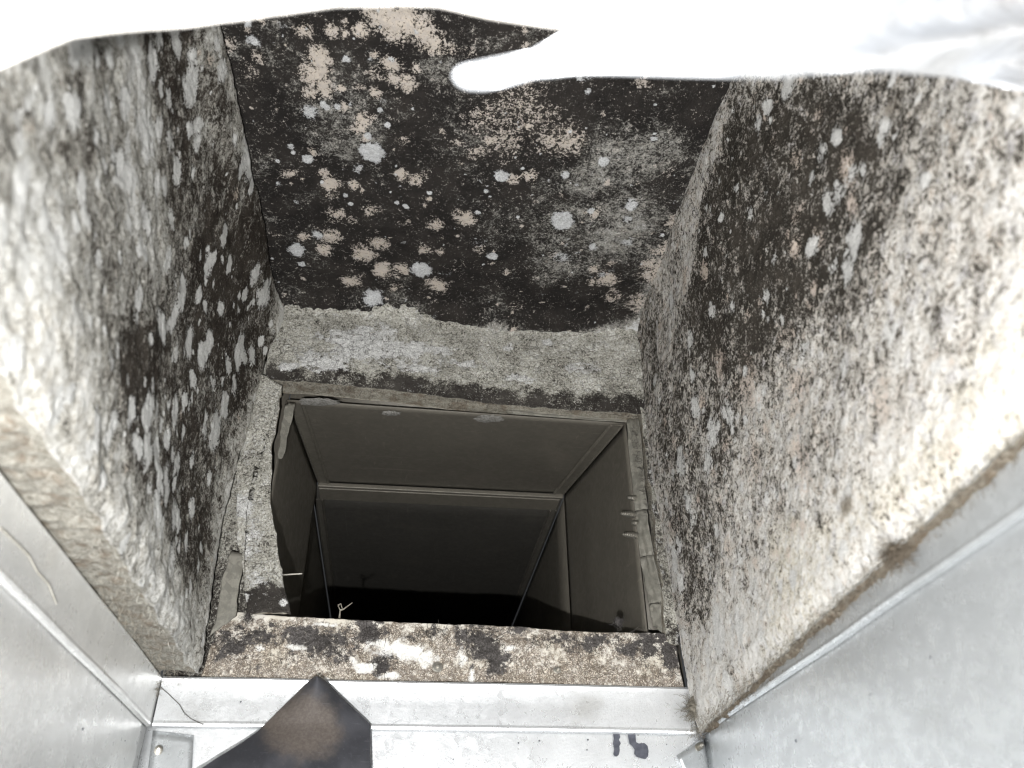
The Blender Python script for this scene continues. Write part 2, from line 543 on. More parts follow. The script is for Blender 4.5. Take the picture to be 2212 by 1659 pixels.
def board(name, C, N, step, thick, shape, fields, mat, parent=None, rings=6, skirt_amp=.002, warp=.0015, seed=0, cut0=0.0):
    """C: four corners (u0v0, u1v0, u1v1, u0v1); N: normal of the face; shape(u,v)->normal displacement; fields(P)->dict"""
    C = [np.array(c, float) for c in C]; N = np.array(N, float)
    lu = max(np.linalg.norm(C[1] - C[0]), np.linalg.norm(C[2] - C[3])); lv = max(np.linalg.norm(C[3] - C[0]), np.linalg.norm(C[2] - C[1]))
    nu, nv = int(lu / step) + 2, int(lv / step) + 2
    a, c = np.meshgrid(np.linspace(0, 1, nu), np.linspace(0, 1, nv), indexing='ij')
    P = ((1 - a) * (1 - c))[..., None] * C[0] + (a * (1 - c))[..., None] * C[1] + (a * c)[..., None] * C[2] + ((1 - a) * c)[..., None] * C[3]
    U = (C[1] - C[0]) / np.linalg.norm(C[1] - C[0]); Vv = np.cross(N, U)
    if (C[3] - C[0]) @ Vv < 0: Vv = -Vv
    mu, mv = P @ U, P @ Vv
    P = P + U * ((fbm(mu, mv, 70, 4, seed) - .5) * 2 * warp)[..., None] + Vv * ((fbm(mu, mv, 70, 4, seed + 31) - .5) * 2 * warp)[..., None]
    flat = P.copy()
    dn = (fbm(mu, mv, 16, 3, seed + 7) - .5) * .006 + (fbm(mu, mv, 130, 3, seed + 9) - .5) * .0018 + (fbm(mu, mv, 330, 2, seed + 19) - .5) * .0010
    if shape is not None: dn = dn + shape(a, c, mu, mv)
    P = P + N * dn[..., None]
    at = fields(flat.reshape(-1, 3), a.reshape(-1), c.reshape(-1))
    A = P.reshape(-1, 3); n0 = len(A)
    ii, jj = np.meshgrid(np.arange(nu - 1), np.arange(nv - 1), indexing='ij')
    q = np.stack([ii * nv + jj, (ii + 1) * nv + jj, (ii + 1) * nv + jj + 1, ii * nv + jj + 1], -1).reshape(-1, 4)
    if np.dot(np.cross(U, Vv), N) < 0: q = q[:, ::-1]
    F = q.tolist()
    loop = [i * nv for i in range(nu)] + [(nu - 1) * nv + j for j in range(1, nv)] + [i * nv + nv - 1 for i in range(nu - 2, -1, -1)] + [j for j in range(nv - 2, 0, -1)]
    loop = np.array(loop); Lp = A[loop]; nl = len(loop)
    Ls = sum(np.roll(Lp, k, 0) for k in range(-6, 7)) / 13.0
    cen = A.mean(0)
    verts = [A]; prev = loop; arr = {k: [v] for k, v in at.items()}
    arr['cut'] = [np.full(n0, cut0) if 'cut' not in at else at['cut']]
    tcoord = np.arange(nl) * step
    for r in range(1, rings + 1):
        f = r / rings
        outw = (fbm(tcoord, np.full(nl, f * thick), 130, 5, seed + 77) - .5) * 2 * skirt_amp * math.sin(math.pi * min(f, .9))
        rad = Lp - cen; rad = rad - np.outer(rad @ N, N); rad /= np.linalg.norm(rad, axis=1)[:, None] + 1e-9
        ring = Lp * (1 - min(1, 2.5 * f)) + Ls * min(1, 2.5 * f) - N * thick * f + rad * outw[:, None]
        st = sum(len(x) for x in verts); verts.append(ring)
        cur = np.arange(st, st + nl)
        for k in range(nl):
            k2 = (k + 1) % nl
            F.append((int(prev[k2]), int(prev[k]), int(cur[k]), int(cur[k2])))
        prev = cur
        for kk in at:
            if kk != 'cut': arr[kk].append(at[kk][loop] * (1 - .6 * f))
        arr['cut'].append(np.full(nl, 1.0))
    F.append(tuple(int(x) for x in prev))
    return mesh_obj(name, np.concatenate(verts), F, mat, parent, True, attrs={k: np.concatenate(v) for k, v in arr.items()})


def px_blobs(L, axis, val, O, U, V, wide=1.0):
    out = []
    for e in L:
        x, y, r = e[:3]; st = e[3] if len(e) > 3 else 1.0; asp = e[4] if len(e) > 4 else wide
        c = on(x, y, axis, val); t = on(x, y + r, axis, val)
        rad = np.linalg.norm(t - c)
        cu, cv = to_uv(c, O, U, V)
        out.append((cu, cv, rad * asp, rad, st))
    return out


def px_poly(L, axis, val, O, U, V):
    return [to_uv(on(x, y, axis, val), O, U, V) for x, y in L]


def scatter(n, u, v, rmin, rmax, seed, strength=(.7, 1.0), poly=None):
    g = np.random.default_rng(seed); out = []
    while len(out) < n:
        cu, cv = g.uniform(u.min(), u.max()), g.uniform(v.min(), v.max())
        if poly is not None and inpoly(np.array([cu]), np.array([cv]), poly)[0] < 0: continue
        r = rmin + (rmax - rmin) * g.random() ** 2.5
        out.append((cu, cv, r * g.uniform(.8, 1.25), r * g.uniform(.8, 1.25), g.uniform(*strength)))
    return out


X = np.array([1., 0, 0]); Y = np.array([0, 1., 0]); Z = np.array([0, 0, 1.]); O0 = np.zeros(3)

# --- ceiling -------------------------------------------------------------------------------------------------
ZC = .39


def ceil_fields(P, a, c):
    u, v = to_uv(P, O0, X, Y)
    n1 = fbm(u, v, 22, 5, 4)
    dark = 1.00 - .32 * sstep(n1, .42, .70)
    # greyer haze patches
    for (x, y, r, k) in [(1330, 420, 120, .50), (1380, 520, 90, .45), (1290, 300, 90, .38), (940, 150, 45, .7), (1060, 250, 80, .35), (1250, 560, 70, .40), (760, 320, 90, .25),
                         (1130, 560, 60, .2), (700, 200, 110, .2), (1420, 300, 60, .30), (1440, 620, 60, .5), (640, 650, 60, .4), (1350, 480, 110, .3)]:
        q = on(x, y, 2, ZC); rr = np.linalg.norm(on(x + r, y, 2, ZC) - q)
        dark = dark - .68 * k * np.exp(-(((u - q[0]) / rr) ** 2 + ((v - q[1]) / rr) ** 2)) * (.55 + .9 * fbm(u, v, 60, 3, 8))
    # towards the grey strip above the opening the black thins out
    edge = sstep(v + .018 * (fbm(u, v, 40, 4, 12) - .5) + .02 * sstep(u, .10, .19), -.010, .006)
    dark = dark - .9 * edge
    dark = dark - .55 * sstep(u + .04 * (fbm(u, v, 30, 4, 3) - .5), .165, .205) * sstep(v, -.2, -.02)
    peach = [(872, 44, 46), (825, 36, 40), (782, 66, 22), (930, 90, 30, .9), (905, 64, 30), (655, 66, 24, .75), (715, 66, 22, .8), (975, 102, 22, .7), (745, 72, 16, .8),
             (688, 122, 28), (682, 158, 32), (672, 200, 22, .8), (700, 188, 24, .9), (737, 187, 11), (845, 135, 26, .85), (812, 118, 16, .85), (880, 172, 24, .9), (812, 202, 18), (850, 165, 24, .8), (845, 130, 20, .9), (878, 190, 16, .9), (900, 145, 14, .7),
             (785, 255, 22), (778, 275, 22, .9), (712, 397, 20), (742, 230, 16, .8), (762, 401, 13), (866, 375, 18, .85), (898, 386, 18, .8), (942, 482, 20, .9), (1005, 465, 23), (725, 462, 20, .85), (797, 458, 11, .8),
             (655, 513, 13, .85), (713, 512, 24, .85), (700, 540, 16), (785, 548, 24), (820, 525, 19), (915, 537, 16, .75), (950, 541, 10, .8), (826, 585, 20), (870, 584, 18), (945, 618, 21), (758, 610, 19),
             (850, 626, 9), (765, 668, 14, .9), (1143, 375, 20, .8), (1225, 300, 34, .75), (1195, 300, 30, .7), (1130, 222, 55, .50), (1060, 250, 45, .48), (1085, 300, 40, .52), (1170, 240, 40, .47), (1110, 260, 60, .42), (1310, 600, 22, .9), (1425, 590, 30, .8),
             (1405, 570, 22, .7), (1460, 480, 22, .75), (1440, 540, 24, .7), (925, 425, 8), (1028, 325, 24, .62), (1380, 650, 26, .7), (990, 300, 16, .6), (1320, 640, 16, .8), (700, 375, 14, .7), (870, 300, 14, .6), (1200, 550, 10, .6)]
    white = [(807, 327, 24, .95), (1083, 375, 15, .95), (1215, 475, 19, 1.05), (641, 541, 14, .9), (911, 584, 18, .95), (1303, 345, 11, 1.0), (665, 347, 11, 1.0), (775, 365, 13, .65), (808, 640, 17, .8), (672, 242, 17, .75), (686, 508, 11, .8),
             (1062, 550, 9, .95), (1365, 440, 12, .9), (1215, 553, 18, .6), (548, 92, 15, .7, 1.1), (703, 228, 9, .9), (728, 228, 8, .8), (800, 125, 9, .6), (747, 125, 9, .9), (1353, 470, 10, .7), (600, 350, 4, 1.), (1355, 520, 14, .6), (1280, 530, 9, .7), (820, 238, 7, .9), (838, 268, 7, .9),
             (758, 438, 5, 1), (652, 572, 6, .9), (928, 413, 5, .9), (876, 442, 6, 1), (1300, 590, 8, .6), (600, 400, 6, .6)]
    px = px_blobs([(e[0], e[1], e[2] * (.84 if e[2] > 26 else .66)) + tuple(e[3:]) for e in peach], 2, ZC, O0, X, Y); wx = px_blobs([(e[0], e[1], e[2] * .88) + tuple(e[3:]) for e in white], 2, ZC, O0, X, Y)
    # dots
    hx = scatter(190, u, v, .0015, .0055, 21, (.5, .95)); hw = scatter(200, u, v, .001, .0035, 22, (.5, .95))
    hw += scatter(40, u, v, .004, .009, 25, (.30, .46)); hx += scatter(26, u, v, .004, .009, 26, (.30, .46))
    return dict(dark=dark, peach=blobs(u, v, px + hx, .35, 5), white=blobs(u, v, wx + hw, .24, 6), cream=np.zeros_like(u))


ceil = board('ceiling_liner', [(-.185, -.50, ZC), (.20, -.50, ZC), (.20, .004, ZC), (-.185, .004, ZC)], (0, 0, -1), .0010, .02,
             lambda a, c, mu, mv: .004 * np.sin(mu * 9 + 1) * sstep(c, 1, .6) + .012 * sstep(c, .93, 1.0), ceil_fields, M['ceil'], seed=3)
tag(ceil, 'nearly black mouldy ceiling liner dotted with peach and white spots', 'liner board')

# --- left board ----------------------------------------------------------------------------------------------
XL = -.178


def left_fields(P, a, c):
    u, v = to_uv(P, O0, Y, Z)
    pw = (fbm(u, v, 14, 3, 2) - .5) * .03
    A = px_poly([(415, 150), (500, 40), (560, 330), (590, 600), (550, 800), (508, 950), (445, 1290), (385, 1300), (330, 1200), (215, 960), (240, 760), (330, 640), (430, 540), (470, 400)], 0, XL, O0, Y, Z)
    B = px_poly([(-30, 110), (440, 20), (470, 260), (430, 560), (300, 500), (230, 480), (90, 420), (-30, 330)], 0, XL, O0, Y, Z)
    C_ = px_poly([(220, 880), (300, 640), (380, 700), (390, 850), (300, 950), (290, 1010), (230, 970)], 0, XL, O0, Y, Z)
    dark = .38 + .38 * sstep(inpoly(u, v, A) + pw, -.015, .03)
    dark = np.maximum(dark, .40 + .27 * sstep(inpoly(u, v, B) + pw, -.02, .03))
    dark = np.maximum(dark, .40 + .52 * sstep(inpoly(u, v, C_) + pw * 1.2, -.022, .018))
    dark += (fbm(u, v, 45, 4, 14) - .5) * .55
    for (x, y, rx, ry, k) in [(330, 290, 70, 130, .45), (290, 400, 50, 80, .4), (480, 180, 30, 120, .25), (60, 500, 80, 160, .3), (60, 250, 80, 120, .35), (200, 180, 60, 70, .3), (330, 130, 60, 60, .3), (350, 900, 40, 120, .25), (470, 950, 30, 120, .25), (410, 700, 50, 80, .22), (130, 250, 70, 80, .3), (532, 230, 16, 120, .95), (548, 380, 10, 60, .8), (575, 690, 14, 60, .5), (575, 640, 8, 30, .5)]:
        q = on(x, y, 0, XL); a1 = np.linalg.norm(on(x + rx, y, 0, XL) - q); a2 = np.linalg.norm(on(x, y + ry, 0, XL) - q)
        dark = dark - 1.15 * k * np.exp(-(((u - q[1]) / a1) ** 2 + ((v - q[2]) / a2) ** 2)) * (.4 + 1.2 * fbm(u, v, 50, 3, 91))
    # pale foot of the board and pale right rim by the strip
    foot = sstep(v + (fbm(u, v, 50, 3, 5) - .5) * .03, .115, .05)
    dark = dark - .26 * foot
    rim = sstep(u + (fbm(u, v, 30, 3, 33) - .5) * .015, -.022, -.008) * sstep(v, .36, .25)
    dark = dark - .22 * rim
    big = [(165, 105, 42, 1.0, .9), (255, 222, 36), (155, 232, 48), (100, 245, 40, .9), (300, 228, 42), (440, 190, 50, .9, .8), (348, 290, 55, .85, 1.4), (285, 385, 48, .8, 1.3), (415, 372, 36), (440, 282, 24), (378, 282, 30), (170, 405, 38), (388, 566, 36, .9, .8),
           (312, 640, 36, 1, .7), (330, 545, 22), (480, 560, 22, 1, .7), (505, 572, 22, 1, .7), (75, 470, 36), (105, 530, 40), (405, 690, 34, .9, .8), (440, 742, 42, .9, .7), (470, 750, 30), (350, 885, 20), (398, 890, 36, .9, .8), (312, 970, 40, .9, .9), (340, 985, 36), (480, 930, 45, .9),
           (525, 400, 24, 1, .5), (330, 1110, 30), (360, 1060, 34, .8), (420, 870, 26, .9, .6), (435, 1000, 22, .8, .6), (205, 560, 26, .8), (150, 480, 30, .8), (260, 560, 26, .7), (455, 640, 26, .9, .6), (400, 1010, 20, .8), (430, 1100, 24, .8), (395, 1180, 22, .7), (565, 550, 22, .8, .4),
           (30, 300, 40, .7), (60, 200, 30, .7), (230, 130, 30, .8), (330, 120, 34, .8), (290, 90, 30, .8), (215, 300, 26, .7), (20, 420, 40, .8), (130, 650, 30, .6), (440, 130, 30, .7), (400, 220, 26, .7), (370, 400, 40, .7), (300, 320, 30, .8), (330, 450, 26, .8)]
    bx = px_blobs(big, 0, XL, O0, Y, Z, .85)
    sc = scatter(330, u, v, .0016, .009, 31, (.55, 1.0)) + scatter(70, u, v, .005, .015, 37, (.65, 1.0))
    cream = .75 * sstep(inpoly(u, v, px_poly([(-80, 560), (140, 560), (250, 960), (330, 1290), (240, 1200), (-80, 800)], 0, XL, O0, Y, Z)) + pw, -.02, .02)
    pe = scatter(40, u, v, .002, .007, 35, (.4, .7))
    return dict(dark=dark, peach=blobs(u, v, pe, .4, 15), white=blobs(u, v, bx + sc, .30, 16), cream=cream)


left = board('wall_liner', [(XL - .002, -.60, .0340), (XL, -.006, .0340), (XL - .002, -.004, .394), (XL - .006, -.60, .394)], (1, 0, 0), .0013, .0335,
             lambda a, c, mu, mv: .007 * sstep(c, .80, .93) * sstep(c, 1.0, .96) * sstep(a, .2, .5) + .006 * np.sin(c * 5 + a * 3) - .002 * sstep(c, .03, 0) + .006 * (fbm(mu, mv, 60, 4, 19) - .5) * sstep(c, .16, .02) + .005 * sstep(a, .95, 1.0),
             left_fields, M['left'], rings=14, skirt_amp=.0042, warp=.0022, seed=13)
tag(left, 'grey liner board with dark mould streaks and pale oval spots on the left wall', 'liner board')

# --- right board ---------------------------------------------------------------------------------------------
XR = .19


def right_fields(P, a, c):
    u, v = to_uv(P, O0, Y, Z)
    pw = (fbm(u, v, 18, 4, 42) - .5) * .045
    A = px_poly([(1540, 380), (1600, 230), (1690, 170), (1790, 170), (1880, 330), (1820, 420), (1840, 560), (1760, 650), (1690, 750), (1580, 800), (1500, 770), (1480, 700), (1500, 560)], 0, XR, O0, Y, Z)
    A2 = px_poly([(1455, 700), (1600, 760), (1565, 950), (1550, 1060), (1540, 1200), (1525, 1310), (1480, 1340), (1440, 1100), (1415, 930)], 0, XR, O0, Y, Z)
    dark = .28 + .52 * sstep(inpoly(u, v, A) + pw * .8, -.018, .016)
    dark = np.maximum(dark, .28 + .25 * sstep(inpoly(u, v, A2) + pw * .6, -.014, .012))
    B = px_poly([(1580, 160), (2000, 150), (2010, 330), (1900, 480), (1850, 620), (1800, 700), (1700, 760), (1590, 800)], 0, XR, O0, Y, Z)
    dark = np.maximum(dark, .30 + .30 * sstep(inpoly(u, v, B) + pw, -.02, .02))
    dark = np.maximum(dark, .50 * sstep(u, -.20, -.02) * sstep(v, .20, .30))
    dark += (fbm(u, v, 60, 4, 44) - .5) * .50
    low = sstep(v + (fbm(u, v, 40, 3, 45) - .5) * .03, .10, .03)
    dark = dark - .22 * low
    big = [(1690, 190, 26, .9, .8), (1655, 230, 20), (1780, 290, 24), (1760, 440, 30, .8), (1825, 520, 40, .9), (1810, 580, 34, .8), (1520, 1000, 30, .9), (1530, 930, 40, .8), (1448, 650, 26, .9, .7), (1540, 1370, 48, 1.1, .7), (1590, 1360, 38, .9, .7), (1500, 880, 30, .8), (1470, 1000, 34, .8), (1480, 1080, 26, .8),
           (1452, 1210, 30, 1, .6), (1462, 1260, 26, 1, .6), (1560, 890, 34, .7), (1640, 640, 20, .7), (1668, 690, 12, .9), (1750, 330, 26, .7), (1620, 1270, 30, .6), (1580, 1200, 24, .7), (1535, 670, 20, .8), (1560, 1480, 40, .8)]
    pe = [(1485, 600, 26, .9, .8), (1525, 585, 22, .9), (1800, 370, 36, .8), (1815, 440, 30, .8), (1700, 540, 28, .8), (1545, 780, 30, .7), (1600, 830, 60, .62), (1700, 850, 60, .55), (1510, 870, 22, .8), (1650, 240, 20, .8), (1530, 1020, 18, .7), (1720, 1000, 50, .5), (1610, 1000, 50, .5), (1900, 860, 70, .5), (1560, 1180, 24, .6)]
    sc = scatter(420, u, v, .001, .007, 51, (.5, .9)); sp = scatter(170, u, v, .0015, .008, 52, (.4, .72))
    cream = .9 * sstep(inpoly(u, v, px_poly([(1640, 1350), (1640, 1130), (1800, 1050), (2000, 850), (2300, 500), (2400, 900), (1900, 1200), (1600, 1480)], 0, XR, O0, Y, Z)) + pw, -.03, .03)
    br = blobs(u, v, px_blobs([(1888, 630, 16, .75, .8), (1928, 652, 14, .75, .8), (1958, 810, 16, .6, .8), (1890, 235, 34, .6, .8), (1640, 1240, 12, .7, .7), (1830, 1090, 26, .75, 1.5), (1800, 1060, 16, .7, .8)], 0, XR, O0, Y, Z), .3, 58)
    return dict(cut=br * .8, dark=dark, peach=blobs(u, v, px_blobs(pe, 0, XR, O0, Y, Z, .8) + sp, .4, 55), white=blobs(u, v, px_blobs(big, 0, XR, O0, Y, Z, .8) + sc, .3, 56), cream=cream)


right = board('wall_liner', [(XR + .004, -.60, .029), (XR, -.010, -.004), (XR + .002, -.004, .394), (XR + .004, -.60, .394)], (-1, 0, 0), .0013, .012,
              lambda a, c, mu, mv: .005 * sstep(c, .85, 1.0) + .004 * np.sin(c * 6 + a * 4) - .004 * sstep(c, .05, 0), right_fields, M['right'], rings=6, skirt_amp=.004, seed=23)
tag(right, 'cream and grey speckled liner board with fuzzy lower edge on the right wall', 'liner board')

# --- strip above the opening ---------------------------------------------------------------------------------


def head_fields(P, a, c):
    u, v = to_uv(P, O0, X, Z)
    n = fbm(u, v, 50, 4, 62)
    dark = .26 + (n - .5) * .5
    e = v - (.3035 - .022 * (u + .16) / .34 * .35)
    dark += .50 * sstep(e + (fbm(u, v, 70, 4, 61) - .5) * .022, .014, .002) * (.5 + fbm(u, v, 55, 3, 67))
    dark += .5 * sstep(v + (fbm(u, v, 60, 4, 63) - .5) * .02, .385, .398)
    white = px_blobs([(800, 745, 26, .85, 3.0), (850, 770, 26, .8, 2.5), (700, 790, 18, .8, 2.6), (1010, 790, 12, .7, 3), (900, 800, 12, .75, 3), (1100, 750, 8, .8), (1185, 742, 8, .9), (1260, 800, 16, .6, 2), (760, 770, 24, .8, 2.0), (1120, 820, 10, .7, 3), (630, 800, 10, .7, 2), (950, 760, 12, .6, 2)], 1, 0, O0, X, Z)
    white = blobs(u, v, white, .5, 64)
    white = 1.3 * white * (1 - .40 * sstep(fbm(u * .6, v * 2.2, 110, 3, 66), .52, .62))
    return dict(dark=dark, peach=np.zeros_like(u), white=white, cream=.25 * sstep(n, .4, .7))


head = board('opening_liner', [(-.168, -.004, .302), (.188, -.004, .288), (.199, -.004, .396), (-.178, -.004, .396)], (0, -1, 0), .0013, .022,
             lambda a, c, mu, mv: .016 * sstep(c, .72, 1.0) ** 2 + .004 * np.sin(a * 7) - .004 * sstep(c, .12, 0), head_fields, M['head'], rings=8, skirt_amp=.003, seed=43)
tag(head, 'grey cracked liner strip with white peeling patch above the dark opening', 'liner board')

# --- strip left of the opening -------------------------------------------------------------------------------


def strip_fields(P, a, c):
    u, v = to_uv(P, O0, X, Z)
    n = fbm(u, v, 60, 4, 72)
    dark = .24 + (n - .5) * .5
    dark += .7 * sstep(v + (fbm(u, v, 90, 3, 73) - .5) * .02, .103, .094)
    white = blobs(u, v, px_blobs([(560, 1110, 26, .9), (545, 1090, 20, .7), (560, 1200, 24, .6), (540, 1300, 10, .9), (618, 1312, 10, 1), (570, 1170, 30, .6), (575, 1260, 26, .6), (560, 990, 24, .45)], 1, 0, O0, X, Z), .4, 74)
    return dict(dark=dark, peach=np.zeros_like(u), white=white, cream=.3 * n)


strip = board('opening_liner', [on(533, 1328, 1, -.006), on(631, 1332, 1, -.006), on(612, 835, 1, -.002), on(535, 800, 1, -.002)], (0, -1, 0), .0012, .003,
              lambda a, c, mu, mv: .003 * np.sin(a * 3) + .003 * sstep(c, .2, 0), strip_fields, M['head'], rings=3, skirt_amp=.001, warp=.0034, seed=53)
# the strip bows to the left half way up
me = strip.data
for vtx in me.vertices:
    z = vtx.co.z + strip.location.z
    k = (z - .08) / .22
    vtx.co.x -= .0135 * math.sin(math.pi * min(max(k, 0), 1)) * (1 if vtx.co.x > 0 else .6)
tag(strip, 'narrow grey liner strip with ragged edge standing left of the dark opening', 'liner board')




def nook_fields(P, a, c):
    u, v = to_uv(P, O0, X, Z)
    n = fbm(u, v, 60, 4, 172)
    return dict(dark=.36 + (n - .5) * .5 + .25 * sstep(v, .16, .10), peach=np.zeros_like(u), white=np.zeros_like(u), cream=.2 * n)


nook = board('corner_liner', [(-.203, .0085, .034), (-.146, .0085, .034), (-.165, .0085, .33), (-.203, .0085, .33)], (0, -1, 0), .0014, .012, None, nook_fields, M['head'], rings=4, skirt_amp=.002, warp=.003, seed=153)
tag(nook, 'fibrous grey liner in the corner gap between left wall liner and narrow strip', 'liner board')
panel((-.206, .030, .02), (-.150, .030, .02), (-.150, .030, .41), (-.206, .030, .41), (0, -1, 0), M['duct'], n=4)
panel((.176, .030, .02), (.206, .030, .02), (.206, .030, .41), (.176, .030, .41), (0, -1, 0), M['duct'], n=4)
panel((-.149, .030, .292), (.175, .030, .292), (.175, .030, .41), (-.149, .030, .41), (0, -1, 0), M['duct'], n=4)
panel((-.149, .030, .0), (.175, .030, .0), (.175, .030, .049), (-.149, .030, .049), (0, -1, 0), M['duct'], n=4)

# --- strip below the opening: white facing with brown web ----------------------------------------------------
def web_mat():
    n = NT('web_stained_facing')
    nA = n.noise(160, 6, .65); nB = n.noise(800, 4, .6); nC = n.noise(40, 4); nE = n.noise(300, 5, .7, .8)
    base = n.mix(n.ramp(nC, .4, .65), (.72, .69, .63), (.62, .58, .50))
    rid = lambda sc, d, k: n.ramp(n.math('ABSOLUTE', n.math('SUBTRACT', n.noise(sc, 3, .6, d), .5)), .0, k, 1, 0)
    l1 = n.math('MAXIMUM', rid(150, .8, .050), rid(210, .5, .045)); l2 = n.math('MAXIMUM', rid(330, .5, .055), n.ramp(n.voro(400, 'DISTANCE_TO_EDGE', n.warp(350, .006)), .0, .17, 1, 0))
    w = mask(n, 'peach', [(nA, 1.6), (nE, .8)], .35, .75)
    net = n.math('MULTIPLY', n.math('MAXIMUM', n.math('MULTIPLY', l1, .9), n.math('MULTIPLY', l2, .8)), w)
    base = n.mix(n.math('MULTIPLY', w, n.ramp(nE, .35, .65, .05, .55)), base, (.50, .40, .30))
    col = n.mix(net, base, n.mix(nC, (.075, .047, .030), (.045, .033, .026)))
    dk = mask(n, 'dark', [(nA, 1.6), (nE, 1.1), (nB, .7)], .42, .62)
    col = n.mix(dk, col, n.mix(n.ramp(nB, .35, .7), (.055, .050, .048), (.15, .14, .135)))
    e3 = n.voro(140, 'DISTANCE_TO_EDGE', n.warp(180, .012))
    th = n.math('MULTIPLY', n.ramp(e3, 0, .045, 1, 0), mask(n, 'dark', [(nA, .6)], .18, .34))
    col = n.mix(th, col, (.035, .030, .027))
    col = n.mix(mask(n, 'white', [(nE, .8), (nB, .3)], .4, .6), col, n.mix(n.ramp(nE, .45, .7), (.80, .79, .76), (.52, .51, .49)))
    ct = n.attr('cut'); col = n.mix(n.ramp(ct, .3, .7), col, (.66, .62, .55))
    h = n.math('ADD', n.math('MULTIPLY', nE, 1.0), n.math('MULTIPLY', nB, .4))
    return n.done(col, .9, 0, n.bump(h, .5, .0012), .2)


M['web'] = web_mat()


def low_fields(P, a, c):
    u, v = to_uv(P, O0, X, Z)
    n = fbm(u, v, 45, 4, 82)
    clots = [(690, 1385, 36, 1, 1.0), (650, 1372, 20, .9, 1.6), (730, 1370, 22, .8), (800, 1362, 36, 1, .9), (740, 1410, 18, .7, 2), (560, 1370, 20, .8, 2), (500, 1390, 24, .9, 1.6), (1045, 1385, 38, 1, 1.1), (1010, 1370, 24, .8, 1.5), (1075, 1420, 30, .9, .7), (1060, 1450, 16, .8, 1), (1200, 1380, 14, .7, 3),
             (1290, 1385, 18, .9, 2.2), (1385, 1395, 24, .95, 1.4), (1420, 1370, 24, .9, 1.2), (1440, 1410, 26, .95, 1), (1350, 1400, 18, .8), (1450, 1440, 18, .8), (470, 1410, 16, .8), (820, 1435, 20, .9, .9), (835, 1410, 14, .8), (1335, 1355, 14, .9), (1130, 1355, 14, .7, 2), (1400, 1420, 20, .7), (620, 1415, 14, .5, 2), (880, 1375, 10, .6, 2), (940, 1360, 14, .7), (1240, 1400, 12, .6, 2), (560, 1440, 12, .5), (1460, 1395, 24, .9), (590, 1350, 10, .7, 2.2), (1000, 1350, 10, .6, 2)]
    dark = blobs(u, v, px_blobs([(x[0], x[1], x[2] * 1.0) + tuple(x[3:]) for x in clots], 1, 0, O0, X, Z), .7, 84)
    white = blobs(u, v, px_blobs([(870, 1400, 24, .9, 2.6), (780, 1440, 14, .9, 2.4), (920, 1420, 22, .8, 2), (1000, 1415, 20, .7, 1.2), (1020, 1460, 24, .75, .4), (840, 1460, 12, .9, 2.5), (640, 1395, 9, .7, 3), (1290, 1352, 8, .9, 3), (700, 1345, 7, .7, 5), (1100, 1400, 7, .8, 3), (760, 1425, 10, .7, 1.5), (560, 1398, 10, .7, 2), (700, 1465, 8, .7, 2)], 1, 0, O0, X, Z), .5, 85)
    web = .72 + (n - .5) * .6 - .25 * sstep(u, .19, .21) + .15 * sstep(v, .052, .040) - .8 * sstep(v + (fbm(u, v, 60, 3, 87) - .5) * .012, .0775, .0825)
    return dict(dark=dark, peach=web, white=white * .88, cream=np.zeros_like(u))


low = board('opening_liner', [(-.178, .003, .022), (.196, .003, .022), (.192, .003, .0745), (-.168, .003, .0835)], (0, -1, 0), .0011, .0025,
            lambda a, c, mu, mv: .002 * np.sin(a * 9) + .001, low_fields, M['web'], rings=3, skirt_amp=.0005, warp=.0012, seed=63)
for vtx in low.data.vertices:      # gently wavy upper edge
    p = vtx.co + low.location
    vtx.co.z += max(0, (p.z - .03) / .05) * (.0012 * math.sin(p.x * 26 + .6) + .0022 * (1 if p.x > .12 else 0) * min(1, (p.x - .12) / .05))
tag(low, 'dirty white strip below the opening covered in brown web-like mould and lint', 'liner board')
for (x, y) in [(945, 1440), (825, 1442), (1206, 1446)]:
    c = on(x, y, 1, .0005)
    b = MB(); b.lathe(c + np.array([0, .003, 0]), (.05, -1, .1), [(0, .0042), (.0018, .0042), (.0024, .0034), (.0026, .0014), (.0046, .0013), (.0052, .0006)], 16)
    b.build('screw', M['screw'] if x != 825 else M['dust'], low, smooth=False)

# --- ragged liner edge right of the opening ------------------------------------------------------------------


def rag_fields(P, a, c):
    u, v = to_uv(P, O0, X, Z)
    n = fbm(u, v, 70, 4, 92)
    return dict(dark=.42 + (n - .5) * .9, peach=np.zeros_like(u), white=.4 * sstep(n, .5, .7), cream=.2 * n)


rag = board('opening_liner', [on(1446, 1392, 1, -.004), on(1468, 1392, 1, -.004), on(1412, 868, 1, -.004), on(1383, 872, 1, -.004)], (0, -1, 0), .0011, .012,
            lambda a, c, mu, mv: .003 * np.sin(c * 20) * a, rag_fields, M['head'], rings=6, skirt_amp=.002, warp=.003, seed=73)
tag(rag, 'thin ragged dark grey liner edge right of the opening', 'liner board')

# ------------------------------------------------------------------ branch duct behind the opening
duct = empty('branch_duct', (0, .02, .06), 'dark sheet metal branch duct running back behind the square opening', 'duct')
YA, YB, YC = .010, .22, 1.6
za, zb = .287, .312
xl0, xl1, xr0, xr1 = -.148, -.136, .172, .152


def quad(name, p, nrm, mat, n=24, wob=.001, seed=0, parent=duct):
    return panel(p[0], p[1], p[2], p[3], nrm, mat, name, wob=wob, thick=.001, n=n, seed=seed, parent=parent)


